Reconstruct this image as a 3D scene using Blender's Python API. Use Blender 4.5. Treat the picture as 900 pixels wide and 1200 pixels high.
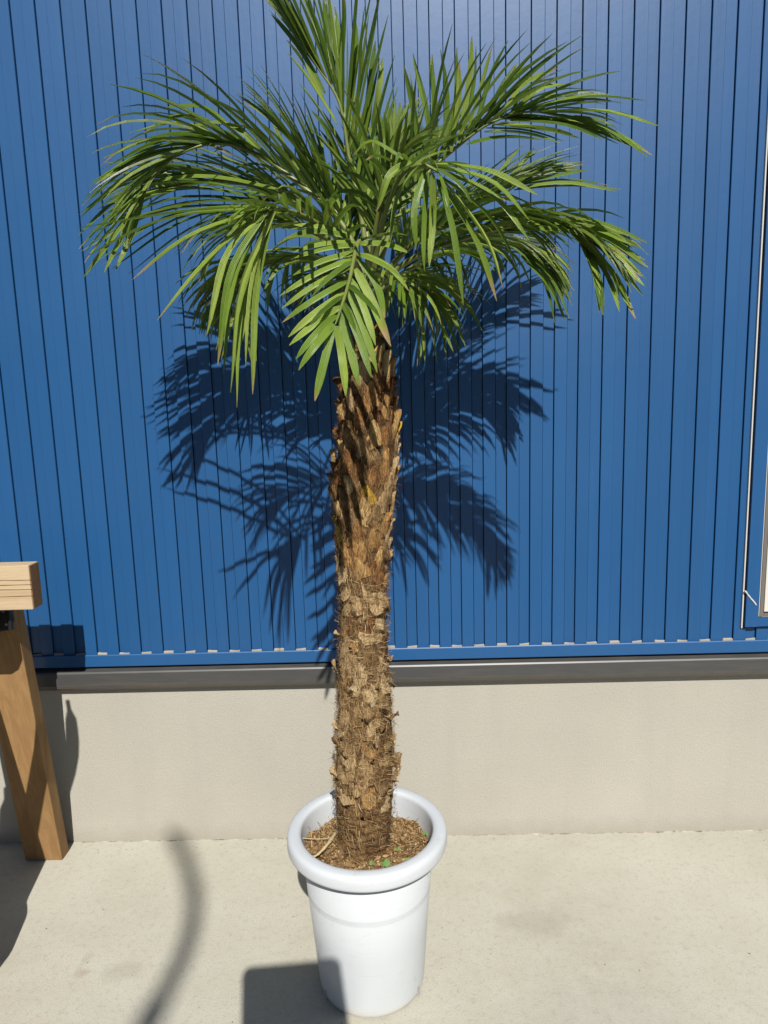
import bpy, bmesh, math, random
from mathutils import Vector, Matrix, noise
random.seed(7)
R_ = math.radians
for o in list(bpy.data.objects): bpy.data.objects.remove(o)
scene = bpy.context.scene
COL = scene.collection

# ------------------------------------------------------------------ camera
F_PX, CAM_H = 820.0, 1.1
cam_data = bpy.data.cameras.new('camera')
cam = bpy.data.objects.new('camera', cam_data); COL.objects.link(cam)
scene.camera = cam
cam_data.sensor_fit = 'VERTICAL'; cam_data.sensor_height = 36.0
cam_data.lens = F_PX / 1200 * 36.0
cam_data.clip_start = 0.02; cam_data.clip_end = 2000
CAM_M = Matrix.Rotation(R_(1.15), 3, 'Z') @ Matrix.Rotation(R_(90 - 8.98), 3, 'X') @ Matrix.Rotation(R_(-1.7), 3, 'Z')
cam.matrix_world = Matrix.Translation((0, 0, CAM_H)) @ CAM_M.to_4x4()

# ------------------------------------------------------------------ world, sun, exposure
SUN_EL, SUN_AZ = 42.4, -7.0            # shadows run away from the camera, 7 degrees to the left
sd = Vector((math.sin(R_(SUN_AZ)) * math.cos(R_(SUN_EL)), math.cos(R_(SUN_AZ)) * math.cos(R_(SUN_EL)), -math.sin(R_(SUN_EL))))
world = bpy.data.worlds.new('World'); scene.world = world; world.use_nodes = True
wn = world.node_tree.nodes; wl = world.node_tree.links
bg = wn['Background']
sky = wn.new('ShaderNodeTexSky'); sky.sky_type = 'NISHITA'; sky.sun_disc = False
sky.sun_elevation = R_(SUN_EL); sky.sun_rotation = math.atan2(-sd.x, -sd.y)
sky.air_density = 0.8; sky.dust_density = 0.25; sky.ozone_density = 1.2
wl.new(sky.outputs[0], bg.inputs[0]); bg.inputs[1].default_value = 0.05
sun_d = bpy.data.lights.new('sun', 'SUN'); sun_d.energy = 5.0; sun_d.angle = R_(0.53); sun_d.color = (1.0, 0.955, 0.89)
sun = bpy.data.objects.new('sun', sun_d); COL.objects.link(sun)
sun.rotation_euler = sd.to_track_quat('-Z', 'Y').to_euler(); sun.location = (1, -6, 6)
scene.view_settings.view_transform = 'Standard'; scene.view_settings.look = 'None'
scene.view_settings.gamma = 1.0; scene.view_settings.use_curve_mapping = False
scene.view_settings.exposure = 0.62
scene.render.engine = 'CYCLES'

def PX(x, y, Y):
    """point on the photograph's ray (x, y) at depth plane Y (wall is at 1.638)"""
    d = CAM_M @ Vector(((x - 450) / F_PX, -(y - 600) / F_PX, -1.0))
    return Vector((0, 0, CAM_H)) + d * (Y / d.y)
def PZ(x, y, z):
    d = CAM_M @ Vector(((x - 450) / F_PX, -(y - 600) / F_PX, -1.0))
    return Vector((0, 0, CAM_H)) + d * ((z - CAM_H) / d.z)

# ------------------------------------------------------------------ materials
def lin(r, g, b):
    f = lambda c: c / 12.92 if c <= 0.04045 else ((c + 0.055) / 1.055) ** 2.4
    return (f(r / 255), f(g / 255), f(b / 255), 1)
class Mat:
    def __init__(s, name, base=(.5, .5, .5, 1), rough=.5, spec=.5):
        s.m = bpy.data.materials.new(name); s.m.use_nodes = True
        s.nt = s.m.node_tree; s.n = s.nt.nodes; s.b = s.n['Principled BSDF']; s.out = s.n['Material Output']
        s.b.inputs['Base Color'].default_value = base if len(base) == 4 else (*base, 1)
        s.b.inputs['Roughness'].default_value = rough
        s.b.inputs['Specular IOR Level'].default_value = spec
    def L(s, a, b): s.nt.links.new(a, b)
    def coord(s, kind='Object', scale=None):
        t = s.n.new('ShaderNodeTexCoord').outputs[kind]
        if scale:
            mp = s.n.new('ShaderNodeMapping'); mp.inputs['Scale'].default_value = scale
            s.L(t, mp.inputs[0]); t = mp.outputs[0]
        return t
    def noise(s, co, scale, detail=4, rough=.55, dist=0.0):
        t = s.n.new('ShaderNodeTexNoise'); t.inputs['Scale'].default_value = scale
        t.inputs['Detail'].default_value = detail; t.inputs['Roughness'].default_value = rough
        t.inputs['Distortion'].default_value = dist
        if co is not None: s.L(co, t.inputs['Vector'])
        return t.outputs[0]
    def ramp(s, fac, stops):
        r = s.n.new('ShaderNodeValToRGB'); e = r.color_ramp.elements
        while len(e) < len(stops): e.new(.5)
        for i, (p, c) in enumerate(stops):
            e[i].position = p; e[i].color = c if len(c) == 4 else (*c, 1)
        s.L(fac, r.inputs[0]); return r.outputs[0]
    def mix(s, fac, a, b, mode='MIX'):
        m = s.n.new('ShaderNodeMix'); m.data_type = 'RGBA'; m.blend_type = mode
        for sock, v in ((m.inputs[0], fac), (m.inputs[6], a), (m.inputs[7], b)):
            if hasattr(v, 'links'): s.L(v, sock)
            elif isinstance(v, (int, float)): sock.default_value = v
            else: sock.default_value = v if len(v) == 4 else (*v, 1)
        return m.outputs[2]
    def math(s, op, a, b=0.0, clamp=False):
        m = s.n.new('ShaderNodeMath'); m.operation = op; m.use_clamp = clamp
        for sock, v in ((m.inputs[0], a), (m.inputs[1], b)):
            if hasattr(v, 'links'): s.L(v, sock)
            else: sock.default_value = v
        return m.outputs[0]
    def color(s, sock): s.L(sock, s.b.inputs['Base Color'])
    def rough(s, sock): s.L(sock, s.b.inputs['Roughness'])
    def bump(s, h, strength=.3, dist=.002):
        bnode = s.n.new('ShaderNodeBump'); bnode.inputs['Strength'].default_value = strength
        bnode.inputs['Distance'].default_value = dist
        s.L(h, bnode.inputs['Height']); s.L(bnode.outputs[0], s.b.inputs['Normal']); return bnode

# concrete ground
g = Mat('concrete_ground', rough=.9, spec=.2)
co = g.coord('Object')
big = g.noise(co, 2.2, 5, .6, .4); mid = g.noise(co, 14, 6, .65); fine = g.noise(co, 260, 3, .7)
gr = g.noise(co, 900, 2, .6)
c = g.ramp(big, [(.3, (0.3218, 0.3047, 0.2439)), (.7, (0.3890, 0.3759, 0.3130))])
c = g.mix(g.ramp(mid, [(.35, (.0, .0, .0)), (.7, (.42, .42, .42))]), c, (0.4115, 0.4076, 0.3536))
c = g.mix(g.ramp(fine, [(.52, (0, 0, 0)), (.70, (.6, .6, .6))]), c, (0.2693, 0.2572, 0.2115))
sp2 = g.noise(co, 75, 4, .7)
c = g.mix(g.ramp(sp2, [(.52, (0, 0, 0)), (.72, (.42, .42, .42))]), c, (0.2320, 0.2177, 0.1789))
vor = g.n.new('ShaderNodeTexVoronoi'); vor.inputs['Scale'].default_value = 55; g.L(co, vor.inputs['Vector'])
pit = g.ramp(vor.outputs['Distance'], [(.0, (1, 1, 1)), (.10, (0, 0, 0))])
pitm = g.math('MULTIPLY', pit, g.ramp(g.noise(co, 3.1, 3), [(.5, (0, 0, 0)), (.68, (.8, .8, .8))]))
c = g.mix(pitm, c, (0.1272, 0.1187, 0.0976))
# footprint-like stains and a small pinkish drip mark
def spot(mat, co, x, y, rx, ry, soft=.5):
    mp = mat.n.new('ShaderNodeMapping'); mp.vector_type = 'POINT'
    mp.inputs['Location'].default_value = (-x / rx, -y / ry, 0); mp.inputs['Scale'].default_value = (1 / rx, 1 / ry, 0)
    mat.L(co, mp.inputs[0])
    ln = mat.n.new('ShaderNodeVectorMath'); ln.operation = 'LENGTH'; mat.L(mp.outputs[0], ln.inputs[0])
    d = mat.math('ADD', ln.outputs['Value'], mat.math('MULTIPLY', mat.math('SUBTRACT', mat.noise(co, 28, 4), .5), .9))
    return mat.ramp(d, [(soft, (1, 1, 1)), (1.0, (0, 0, 0))])
s1 = PZ(95, 1141, 0); s2 = PZ(143, 1138, 0); s3 = PZ(640, 1110, 0); s4 = PZ(700, 1190, 0); s5 = PZ(625, 1080, 0); s6 = PZ(101, 1124, 0)
for p, rx, ry, st, cc in ((s1, .018, .016, .32, (0.2265, 0.1583, 0.1219)), (s6, .012, .022, .18, (0.1785, 0.1583, 0.1291)), (s2, .05, .028, .22, (0.1853, 0.1691, 0.1291)), (s3, .17, .12, .10, (0.2059, 0.1906, 0.1505)), (s4, .2, .1, .12, (0.2334, 0.2302, 0.2223)), (s5, .09, .06, .2, (0.1716, 0.1583, 0.1291))):
    m_ = g.math('MULTIPLY', spot(g, co, p.x, p.y, rx, ry, .45), st)
    c = g.mix(m_, c, cc)
g.color(c)
hh = g.math('ADD', g.math('MULTIPLY', fine, .5), g.math('ADD', g.math('MULTIPLY', gr, .35), g.math('MULTIPLY', pitm, -1.2)))
g.bump(hh, .8, .0020)
M_GROUND = g.m

# stuccoed plinth
g = Mat('plinth_render', rough=.92, spec=.15)
co = g.coord('Object')
a = g.noise(co, 3.0, 5, .6); f = g.noise(co, 330, 3, .7); f2 = g.noise(co, 120, 4, .6)
c = g.ramp(a, [(.3, (0.2968, 0.2817, 0.2408)), (.72, (0.3335, 0.3181, 0.2724))])
c = g.mix(g.ramp(f, [(.35, (.5, .5, .5)), (.55, (0, 0, 0))]), c, (0.2419, 0.2278, 0.1934))
sp = g.n.new('ShaderNodeSeparateXYZ'); g.L(co, sp.inputs[0])
low = g.math('ADD', sp.outputs[2], g.math('MULTIPLY', g.math('SUBTRACT', g.noise(co, 30, 5), .5), .05))
c = g.mix(g.ramp(low, [(.0, (.55, .55, .55)), (.05, (0, 0, 0))]), c, (0.2345, 0.2200, 0.1737))
stk = g.noise(g.coord('Object', (14, 14, 1.2)), 1.0, 4)
c = g.mix(g.ramp(stk, [(.52, (0, 0, 0)), (.8, (.35, .35, .35))]), c, (0.2639, 0.2509, 0.2170))
g.color(c); g.bump(g.math('ADD', f, g.math('MULTIPLY', f2, .7)), .5, .0022)
M_PLINTH = g.m

# blue coated steel
g = Mat('blue_coated_steel', rough=.33, spec=.34)
co = g.coord('Object'); oi = g.n.new('ShaderNodeObjectInfo')
geo = g.n.new('ShaderNodeNewGeometry')
a = g.noise(geo.outputs['Position'], 2.5, 5, .6)
st = g.n.new('ShaderNodeMapping'); st.inputs['Scale'].default_value = (60, 60, 2.0); g.L(geo.outputs['Position'], st.inputs[0])
streak = g.noise(st.outputs[0], 1.0, 5, .6)
c = g.mix(a, (0.0081, 0.0563, 0.1568), (0.0099, 0.0631, 0.1712))
c = g.mix(g.ramp(streak, [(.55, (0, 0, 0)), (.85, (.22, .22, .22))]), c, (0.0246, 0.0810, 0.1798))
hv = g.n.new('ShaderNodeHueSaturation'); g.L(c, hv.inputs['Color'])
g.L(g.math('ADD', g.math('MULTIPLY', oi.outputs['Random'], .10), .95), hv.inputs['Value'])
g.color(hv.outputs[0])
rr = g.math('ADD', g.math('MULTIPLY', a, .10), .38); g.rough(rr)
fl = g.noise(geo.outputs['Position'], 55, 3)
g.bump(g.math('ADD', fl, g.math('MULTIPLY', streak, 1.5)), .10, .0015)
g.b.inputs['Coat Weight'].default_value = .25; g.b.inputs['Coat Roughness'].default_value = .13
M_BLUE = g.m

g = Mat('dark_grey_flashing', (0.0612, 0.0619, 0.0634, 1), .42, .5)
co = g.coord('Object')
d = g.noise(g.coord('Object', (3, 3, 40)), 6, 5)
c = g.mix(g.ramp(d, [(.45, (0, 0, 0)), (.75, (.6, .6, .6))]), (0.0418, 0.0425, 0.0432), (0.0684, 0.0626, 0.0526))
sp = g.n.new('ShaderNodeSeparateXYZ'); g.L(co, sp.inputs[0])
dirt = g.math('ADD', sp.outputs[2], g.math('MULTIPLY', g.noise(co, 40, 5), .012))
c = g.mix(g.ramp(dirt, [(.430, (.7, .7, .7)), (.446, (0, 0, 0))]), c, (0.0864, 0.0720, 0.0526))
g.color(c); g.bump(g.noise(co, 500, 2), .1, .0008)
M_FLASH = g.m
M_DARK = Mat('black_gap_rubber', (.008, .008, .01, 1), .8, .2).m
M_LAP_SHADE = Mat('navy_lap_shade', (.006, .016, .042, 1), .7, .2).m  # near-black navy paints the shade inside the siding slots
M_FOAM = Mat('cream_foam', (.27, .245, .205, 1), .9, .1)
g = M_FOAM; g.bump(g.noise(g.coord('Object'), 300, 3), .6, .002); M_FOAM = g.m
M_SEAL = Mat('pale_sealant', (.42, .41, .39, 1), .45, .4).m
M_ALU = Mat('grey_brown_aluminium', (.11, .10, .09, 1), .35, .5).m
g = Mat('cream_panel', (.46, .44, .385, 1), .5, .4); g.bump(g.noise(g.coord('Object'), 40, 3), .05, .002); M_PANE = g.m

# white plastic pot
g = Mat('white_pot_plastic', (0.6970, 0.7196, 0.7425, 1), .34, .5)
co = g.coord('Object')
a = g.noise(co, 7, 5); sc = g.noise(g.coord('Object', (18, 18, 90)), 3, 4)
c = g.mix(g.ramp(a, [(.5, (0, 0, 0)), (.75, (.5, .5, .5))]), (0.4259, 0.4484, 0.4653), (0.3872, 0.4034, 0.4109))
sp = g.n.new('ShaderNodeSeparateXYZ'); g.L(co, sp.inputs[0])
dz = g.math('ADD', sp.outputs[2], g.math('MULTIPLY', g.noise(co, 22, 6, .65), .07))
c = g.mix(g.ramp(dz, [(.035, (.55, .55, .55)), (.062, (0, 0, 0))]), c, (0.4840, 0.4406, 0.3564))
scf = g.noise(g.coord('Object', (6, 6, 60)), 2.2, 5, .7)
c = g.mix(g.ramp(scf, [(.60, (0, 0, 0)), (.66, (.30, .30, .30)), (.70, (0, 0, 0))]), c, (0.3300, 0.3190, 0.2860))
spl = g.noise(co, 46, 6, .75); c = g.mix(g.math('MULTIPLY', g.ramp(spl, [(.60, (0, 0, 0)), (.70, (.6, .6, .6))]), g.ramp(g.noise(co, 9, 3), [(.5, (0, 0, 0)), (.66, (1, 1, 1))])), c, (0.2640, 0.2310, 0.1760))
fs = g.noise(co, 120, 2); c = g.mix(g.ramp(fs, [(.70, (0, 0, 0)), (.78, (.5, .5, .5))]), c, (0.3388, 0.3133, 0.2673))
g.color(c); g.rough(g.math('ADD', g.math('MULTIPLY', sc, .18), .27)); g.bump(sc, .04, .002)
M_POT = g.m

M_SLOT = Mat('grey_slot', (.28, .27, .26, 1), .7, .2).m
def wood(name, c1, c2, dark, axis='X', rough=.7):
    g = Mat(name, rough=rough, spec=.25)
    s = (2.2, 46, 46) if axis == 'X' else (46, 46, 2.2)
    co = g.coord('Object', s)
    grain = g.noise(co, 1.0, 6, .6, .8); fib = g.noise(g.coord('Object', tuple(v * 6 for v in s)), 1.0, 4, .7)
    blot = g.noise(g.coord('Object'), 9, 5)
    c = g.ramp(grain, [(.30, (*c2, 1)), (.62, (*c1, 1))])
    c = g.mix(g.ramp(fib, [(.5, (0, 0, 0)), (.75, (.6, .6, .6))]), c, c2)
    c = g.mix(g.ramp(blot, [(.52, (0, 0, 0)), (.72, (.75, .75, .75))]), c, dark)
    kn = g.n.new('ShaderNodeTexVoronoi'); kn.inputs['Scale'].default_value = 5.0; g.L(g.coord('Object', (1, 1, .55) if axis != 'X' else (.55, 1, 1)), kn.inputs['Vector'])
    c = g.mix(g.ramp(kn.outputs['Distance'], [(.09, (.9, .9, .9)), (.17, (0, 0, 0))]), c, (.085, .038, .016))
    g.color(c); g.bump(g.math('ADD', fib, grain), .35, .0012)
    return g.m
M_BEAM = wood('weathered_pale_wood', (0.4032, 0.3096, 0.1944), (0.3240, 0.2340, 0.1332), (0.4032, 0.3276, 0.2304), 'X')
M_LEG = wood('golden_brown_wood', (0.2592, 0.1548, 0.0648), (0.1872, 0.1044, 0.0396), (0.1944, 0.1116, 0.0468), 'Z')
M_END = wood('end_grain_wood', (0.1872, 0.1080, 0.0504), (0.1224, 0.0648, 0.0252), (0.1440, 0.0792, 0.0360), 'Z')
M_CRACK = Mat('wood_crack', (.09, .05, .025, 1), .9, .1).m
M_BLACKSTEEL = Mat('black_painted_steel', (.010, .010, .011, 1), .42, .5).m
M_ZINC = Mat('zinc_screw', (.45, .45, .46, 1), .35, .5).m
M_ZINC.node_tree.nodes['Principled BSDF'].inputs['Metallic'].default_value = .9

# palm leaf
def leafmat(name, cols, tip, trans):
    g = Mat(name, rough=.36, spec=.5)
    at = g.n.new('ShaderNodeAttribute'); at.attribute_name = 'leafdata'
    sp = g.n.new('ShaderNodeSeparateColor'); g.L(at.outputs['Color'], sp.inputs[0])
    s_, r_, k_ = sp.outputs[0], sp.outputs[1], sp.outputs[2]
    pos = g.n.new('ShaderNodeNewGeometry').outputs['Position']
    nz = g.noise(pos, 26, 4); nz2 = g.noise(pos, 130, 3)
    c = g.ramp(g.math('ADD', g.math('MULTIPLY', r_, .75), g.math('MULTIPLY', nz, .3)), [(.15, cols[0]), (.55, cols[1]), (.95, cols[2])])
    c = g.mix(g.math('MULTIPLY', nz2, .35), c, cols[1])
    # yellowing and dry brown tips on some leaflets
    yl = g.math('MULTIPLY', g.math('SUBTRACT', s_, g.math('SUBTRACT', 1.02, k_)), 5.0, True)
    c = g.mix(yl, c, (.30, .28, .045))
    dr = g.math('MULTIPLY', g.math('SUBTRACT', s_, g.math('SUBTRACT', 1.10, k_)), 9.0, True)
    c = g.mix(dr, c, tip)
    g.color(c)
    ac = at.outputs['Alpha']
    stripe = g.math('SINE', g.math('MULTIPLY', ac, 44.0)); stw = g.math('ADD', g.math('MULTIPLY', stripe, .5), .5)
    g.b.inputs['Specular IOR Level'].default_value = .55
    g.bump(stw, .8, .0012)
    g.rough(g.math('ADD', g.math('MULTIPLY', nz, .25), .22))
    tr = g.n.new('ShaderNodeBsdfTranslucent'); g.L(g.mix(.55, c, trans), tr.inputs[0])
    ms = g.n.new('ShaderNodeMixShader'); ms.inputs[0].default_value = .26
    g.L(g.b.outputs[0], ms.inputs[1]); g.L(tr.outputs[0], ms.inputs[2]); g.L(ms.outputs[0], g.out.inputs[0])
    return g.m
M_LEAF = leafmat('palm_leaf', [(.044, .098, .010), (.150, .245, .028), (.360, .450, .085)], (.42, .31, .15), (.20, .30, .02))
M_NEWLEAF = leafmat('young_palm_leaf', [(.10, .16, .03), (.17, .24, .05), (.25, .31, .08)], (.42, .31, .15), (.26, .42, .04))
g = Mat('leaf_stalk', rough=.45); g.color(g.mix(g.noise(g.coord('Object'), 30, 4), (.07, .11, .02), (.17, .18, .045))); M_STALK = g.m

# trunk
def barkmat(name, stops, per_object=True, scale=(330, 330, 48), bump=.9):
    g = Mat(name, rough=.85, spec=.2)
    pos = g.n.new('ShaderNodeNewGeometry').outputs['Position']
    mpn = g.n.new('ShaderNodeMapping'); mpn.inputs['Scale'].default_value = scale; g.L(pos, mpn.inputs[0]); co = mpn.outputs[0]
    a = g.noise(co, 1.0, 5, .65, 1.6); b2 = g.noise(pos, 48, 5, .6)
    fac = g.math('ADD', g.math('MULTIPLY', a, .62), g.math('MULTIPLY', b2, .38))
    if per_object:
        oi = g.n.new('ShaderNodeObjectInfo')
        fac = g.math('ADD', fac, g.math('MULTIPLY', g.math('SUBTRACT', oi.outputs['Random'], .5), .26))
    fac = g.math('ADD', g.math('MULTIPLY', g.math('SUBTRACT', fac, .5), 1.35), .5)
    g.color(g.ramp(fac, stops)); g.bump(a, bump, .004)
    return g.m
M_BARK = barkmat('palm_bark', [(.25, (0.0235, 0.0118, 0.0051)), (.45, (0.0627, 0.0324, 0.0128)), (.58, (0.1568, 0.0920, 0.0371)), (.75, (0.2822, 0.1840, 0.0800))], False)
M_SCALE_UP = barkmat('leaf_base_rust', [(.28, (0.0470, 0.0177, 0.0064)), (.42, (0.1490, 0.0648, 0.0218)), (.54, (0.2822, 0.1509, 0.0512)), (.70, (0.4234, 0.2944, 0.1216))])
M_SCALE_LO = barkmat('leaf_base_tan', [(.25, (0.0549, 0.0309, 0.0141)), (.40, (0.1568, 0.0957, 0.0422)), (.53, (0.3136, 0.2098, 0.0992)), (.72, (0.4390, 0.3312, 0.1856))])
M_SCALE_YEL = barkmat('leaf_base_yellow', [(.25, (.20, .10, .02)), (.5, (.42, .26, .03)), (.75, (.5, .40, .10))])
g = Mat('trunk_fibre', rough=.8, spec=.2)
at = g.n.new('ShaderNodeAttribute'); at.attribute_name = 'fib'
g.color(g.ramp(at.outputs['Fac'], [(0, (0.0519, 0.0246, 0.0094)), (.35, (0.1630, 0.0913, 0.0343)), (.7, (0.2816, 0.1825, 0.0780)), (1, (0.3853, 0.2878, 0.1560))]))
M_FIBRE = g.m
g = Mat('potting_soil', rough=.95, spec=.1); co = g.coord('Object')
g.color(g.ramp(g.noise(co, 90, 5, .7), [(.3, (0.0343, 0.0196, 0.0098)), (.5, (0.1173, 0.0734, 0.0352)), (.7, (0.2639, 0.1857, 0.0978))])); g.bump(g.noise(co, 160, 4), .8, .004); M_SOIL = g.m
M_WEED = Mat('weed_leaf', (.075, .155, .03, 1), .5, .4).m
M_ROOT = Mat('pale_dry_root', (.36, .28, .16, 1), .8, .2).m
M_POLE = Mat('galvanised_pole', (.30, .31, .32, 1), .45, .5).m
M_GLASSBLACK = Mat('black_tablet_glass', (.01, .01, .012, 1), .15, .5).m

# ------------------------------------------------------------------ mesh helpers
def mesh(name, verts, faces, mats, smooth=False, midx=None):
    me = bpy.data.meshes.new(name); me.from_pydata([tuple(v) for v in verts], [], faces)
    for m in (mats if isinstance(mats, (list, tuple)) else [mats]): me.materials.append(m)
    if smooth: me.polygons.foreach_set('use_smooth', [True] * len(me.polygons))
    if midx: me.polygons.foreach_set('material_index', midx)
    me.update(); return me
def link(name, data, parent=None, loc=(0, 0, 0)):
    o = bpy.data.objects.new(name, data); COL.objects.link(o); o.location = loc
    if parent is not None: o.parent = parent
    return o
def origin(p):
    v = Vector((0, 0, 0))
    while p is not None: v += p.location; p = p.parent
    return v
def part(name, verts, faces, mats, parent=None, smooth=False, midx=None):
    """verts in world coordinates"""
    og = origin(parent)
    return link(name, mesh(name, [Vector(v) - og for v in verts], faces, mats, smooth, midx), parent)
def tag(o, label, cat, group=None, kind=None):
    o['label'] = label
    if cat: o['category'] = cat
    if group: o['group'] = group
    if kind: o['kind'] = kind
    return o
def thing(name, loc, label, cat, group=None):
    return tag(link(name, None, None, loc), label, cat, group)
def boxgeo(lo, hi, bev=0.0, seg=2, M=None):
    bm = bmesh.new(); bmesh.ops.create_cube(bm, size=1)
    lo = Vector(lo); hi = Vector(hi)
    for v in bm.verts: v.co = Vector([(lo[i] + hi[i]) / 2 + v.co[i] * (hi[i] - lo[i]) for i in range(3)])
    if bev: bmesh.ops.bevel(bm, geom=bm.edges[:], offset=bev, segments=seg, affect='EDGES', profile=.6)
    if M is not None: bmesh.ops.transform(bm, matrix=M, verts=bm.verts)
    bm.normal_update()
    vs = [v.co.copy() for v in bm.verts]; fs = [[v.index for v in f.verts] for f in bm.faces]; bm.free(); return vs, fs
def box(name, lo, hi, mat, parent=None, bev=0.0, M=None):
    v, f = boxgeo(lo, hi, bev, 2, M); return part(name, v, f, mat, parent)
def extrude_x(name, prof, x0, x1, mat, parent=None, n=1):
    """profile list of (y, z), extruded along x"""
    vs = []; fs = []; k = len(prof)
    for i in range(n + 1):
        x = x0 + (x1 - x0) * i / n; vs += [(x, y, z) for y, z in prof]
    for i in range(n):
        for j in range(k):
            a = i * k + j; b = i * k + (j + 1) % k; fs.append([a, b, b + k, a + k])
    fs.append(list(range(k))[::-1]); fs.append([n * k + j for j in range(k)])
    fs = [f[::-1] for f in fs]
    return part(name, vs, fs, mat, parent)
def tube(pts, rads, sides=8, cap=True):
    vs = []; fs = []; ref = Vector((.13, .37, .92)).normalized(); n = len(pts)
    prev = None
    for i, p in enumerate(pts):
        t = (pts[min(i + 1, n - 1)] - pts[max(i - 1, 0)]).normalized()
        if prev is None:
            u = t.cross(ref if abs(t.dot(ref)) < .95 else Vector((1, 0, 0))).normalized()
        else: u = (prev - t * prev.dot(t)).normalized()
        prev = u; w = t.cross(u)
        for k in range(sides):
            a = 2 * math.pi * k / sides; vs.append(p + (u * math.cos(a) + w * math.sin(a)) * rads[i])
    for i in range(n - 1):
        for k in range(sides):
            a = i * sides + k; b = i * sides + (k + 1) % sides; fs.append([a, b, b + sides, a + sides])
    if cap: fs.append(list(range(sides))[::-1]); fs.append([(n - 1) * sides + k for k in range(sides)])
    return vs, fs
def catmull(P, n):
    P = [Vector(p) for p in P]; Q = [2 * P[0] - P[1]] + P + [2 * P[-1] - P[-2]]; out = []
    m = len(P) - 1
    for i in range(n + 1):
        u = i / n * m; k = min(int(u), m - 1); t = u - k
        a, b, c_, d = Q[k], Q[k + 1], Q[k + 2], Q[k + 3]
        out.append(.5 * ((2 * b) + (c_ - a) * t + (2 * a - 5 * b + 4 * c_ - d) * t * t + (3 * b - a - 3 * c_ + d) * t ** 3))
    return out
def lathe(prof, cx, cy, seg=96):
    vs = []; fs = []; k = len(prof)
    for i in range(seg):
        a = 2 * math.pi * i / seg
        vs += [(cx + r * math.cos(a), cy + r * math.sin(a), z) for r, z in prof]
    for i in range(seg):
        for j in range(k - 1):
            a = i * k + j; b = ((i + 1) % seg) * k + j; fs.append([a, b, b + 1, a + 1])
    return vs, fs

# ------------------------------------------------------------------ ground
YW = 1.638
gs = []; gf = []
xs = [-60, -20, -6] + [-3 + .25 * i for i in range(25)] + [6, 20, 60]; ys = [-80, -25, -8, -3] + [-1.5 + .2 * i for i in range(16)] + [1.66, 20]
for y in ys:
    for x in xs: gs.append((x, y, 0.0))
for j in range(len(ys) - 1):
    for i in range(len(xs) - 1):
        a = j * len(xs) + i; gf.append([a, a + 1, a + 1 + len(xs), a + len(xs)])
grd = part('ground', gs, gf, M_GROUND); grd['kind'] = 'structure'; grd['label'] = 'pale beige concrete pavement in front of the blue building'

# ------------------------------------------------------------------ building
bld = thing('building', (0, YW, 0), 'blue ribbed metal clad building wall on a pale rendered concrete plinth', 'building')
XA, XB, ZT = -3.0, 3.0, 3.4
box('plinth', (XA, YW, -.25), (XB, YW + .3, .452), M_PLINTH, bld)
box('wall_backing', (XA, YW + .012, .454), (XB, YW + .28, ZT), M_DARK, bld)
extrude_x('flashing', [(1.640, .478), (1.640, .4195), (1.618, .4215), (1.6125, .4275), (1.6105, .434), (1.6105, .4655), (1.6125, .4690)], XA, XB, M_FLASH, bld)
extrude_x('bottom_trim', [(1.634, .484), (1.6185, .4795), (1.6165, .4815), (1.6165, .5085), (1.6180, .5105), (1.6200, .5100), (1.6215, .494), (1.634, .494)], XA, XB, M_BLUE, bld)
# siding: interlocking ribbed panels, one object per rib
PITCH = 0.05405; REC = .0262; YR, YF = 1.6280, 1.6225; SLOT, YS = .0013, 1.6350
X0 = -.7436
def panel_mesh(zb, name):
    # flat recess between two narrow lap gaps, then the raised rib
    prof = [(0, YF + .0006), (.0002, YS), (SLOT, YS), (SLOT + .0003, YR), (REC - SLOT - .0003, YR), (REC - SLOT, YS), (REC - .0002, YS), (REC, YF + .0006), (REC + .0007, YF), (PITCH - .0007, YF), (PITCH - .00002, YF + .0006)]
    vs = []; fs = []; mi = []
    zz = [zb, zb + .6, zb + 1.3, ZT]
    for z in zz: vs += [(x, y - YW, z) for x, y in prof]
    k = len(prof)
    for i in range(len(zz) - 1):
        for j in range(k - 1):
            a = i * k + j; fs.append([a, a + 1, a + 1 + k, a + k]); mi.append(1 if j in (1, 5) else 0)  # slot floors take the painted shade
    return mesh(name, vs, fs, [M_BLUE, M_LAP_SHADE], False, mi)
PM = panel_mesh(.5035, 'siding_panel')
FM = None
v, fcs = boxgeo((.0012, 1.6225 - YW, .487), (REC - .0012, 1.6278 - YW, .5132), .0015)
FMS = []
for q in range(5):
    rq = random.Random(q)
    vv = [Vector((p.x + rq.uniform(-.001, .001), p.y, p.z + (rq.uniform(-.003, .0015) if p.z > .5 else 0))) for p in v]
    FMS.append(mesh('foam_closure', vv, fcs, M_FOAM))
n0 = int((XA + .1 - X0) / PITCH); n1 = int((XB - .15 - X0) / PITCH)
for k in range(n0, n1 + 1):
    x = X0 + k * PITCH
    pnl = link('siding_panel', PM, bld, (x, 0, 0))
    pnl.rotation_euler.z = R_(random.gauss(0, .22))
    if -1.6 < x < 1.6: link('foam_closure', FMS[k % 5], bld, (x, 0, 0))
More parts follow.
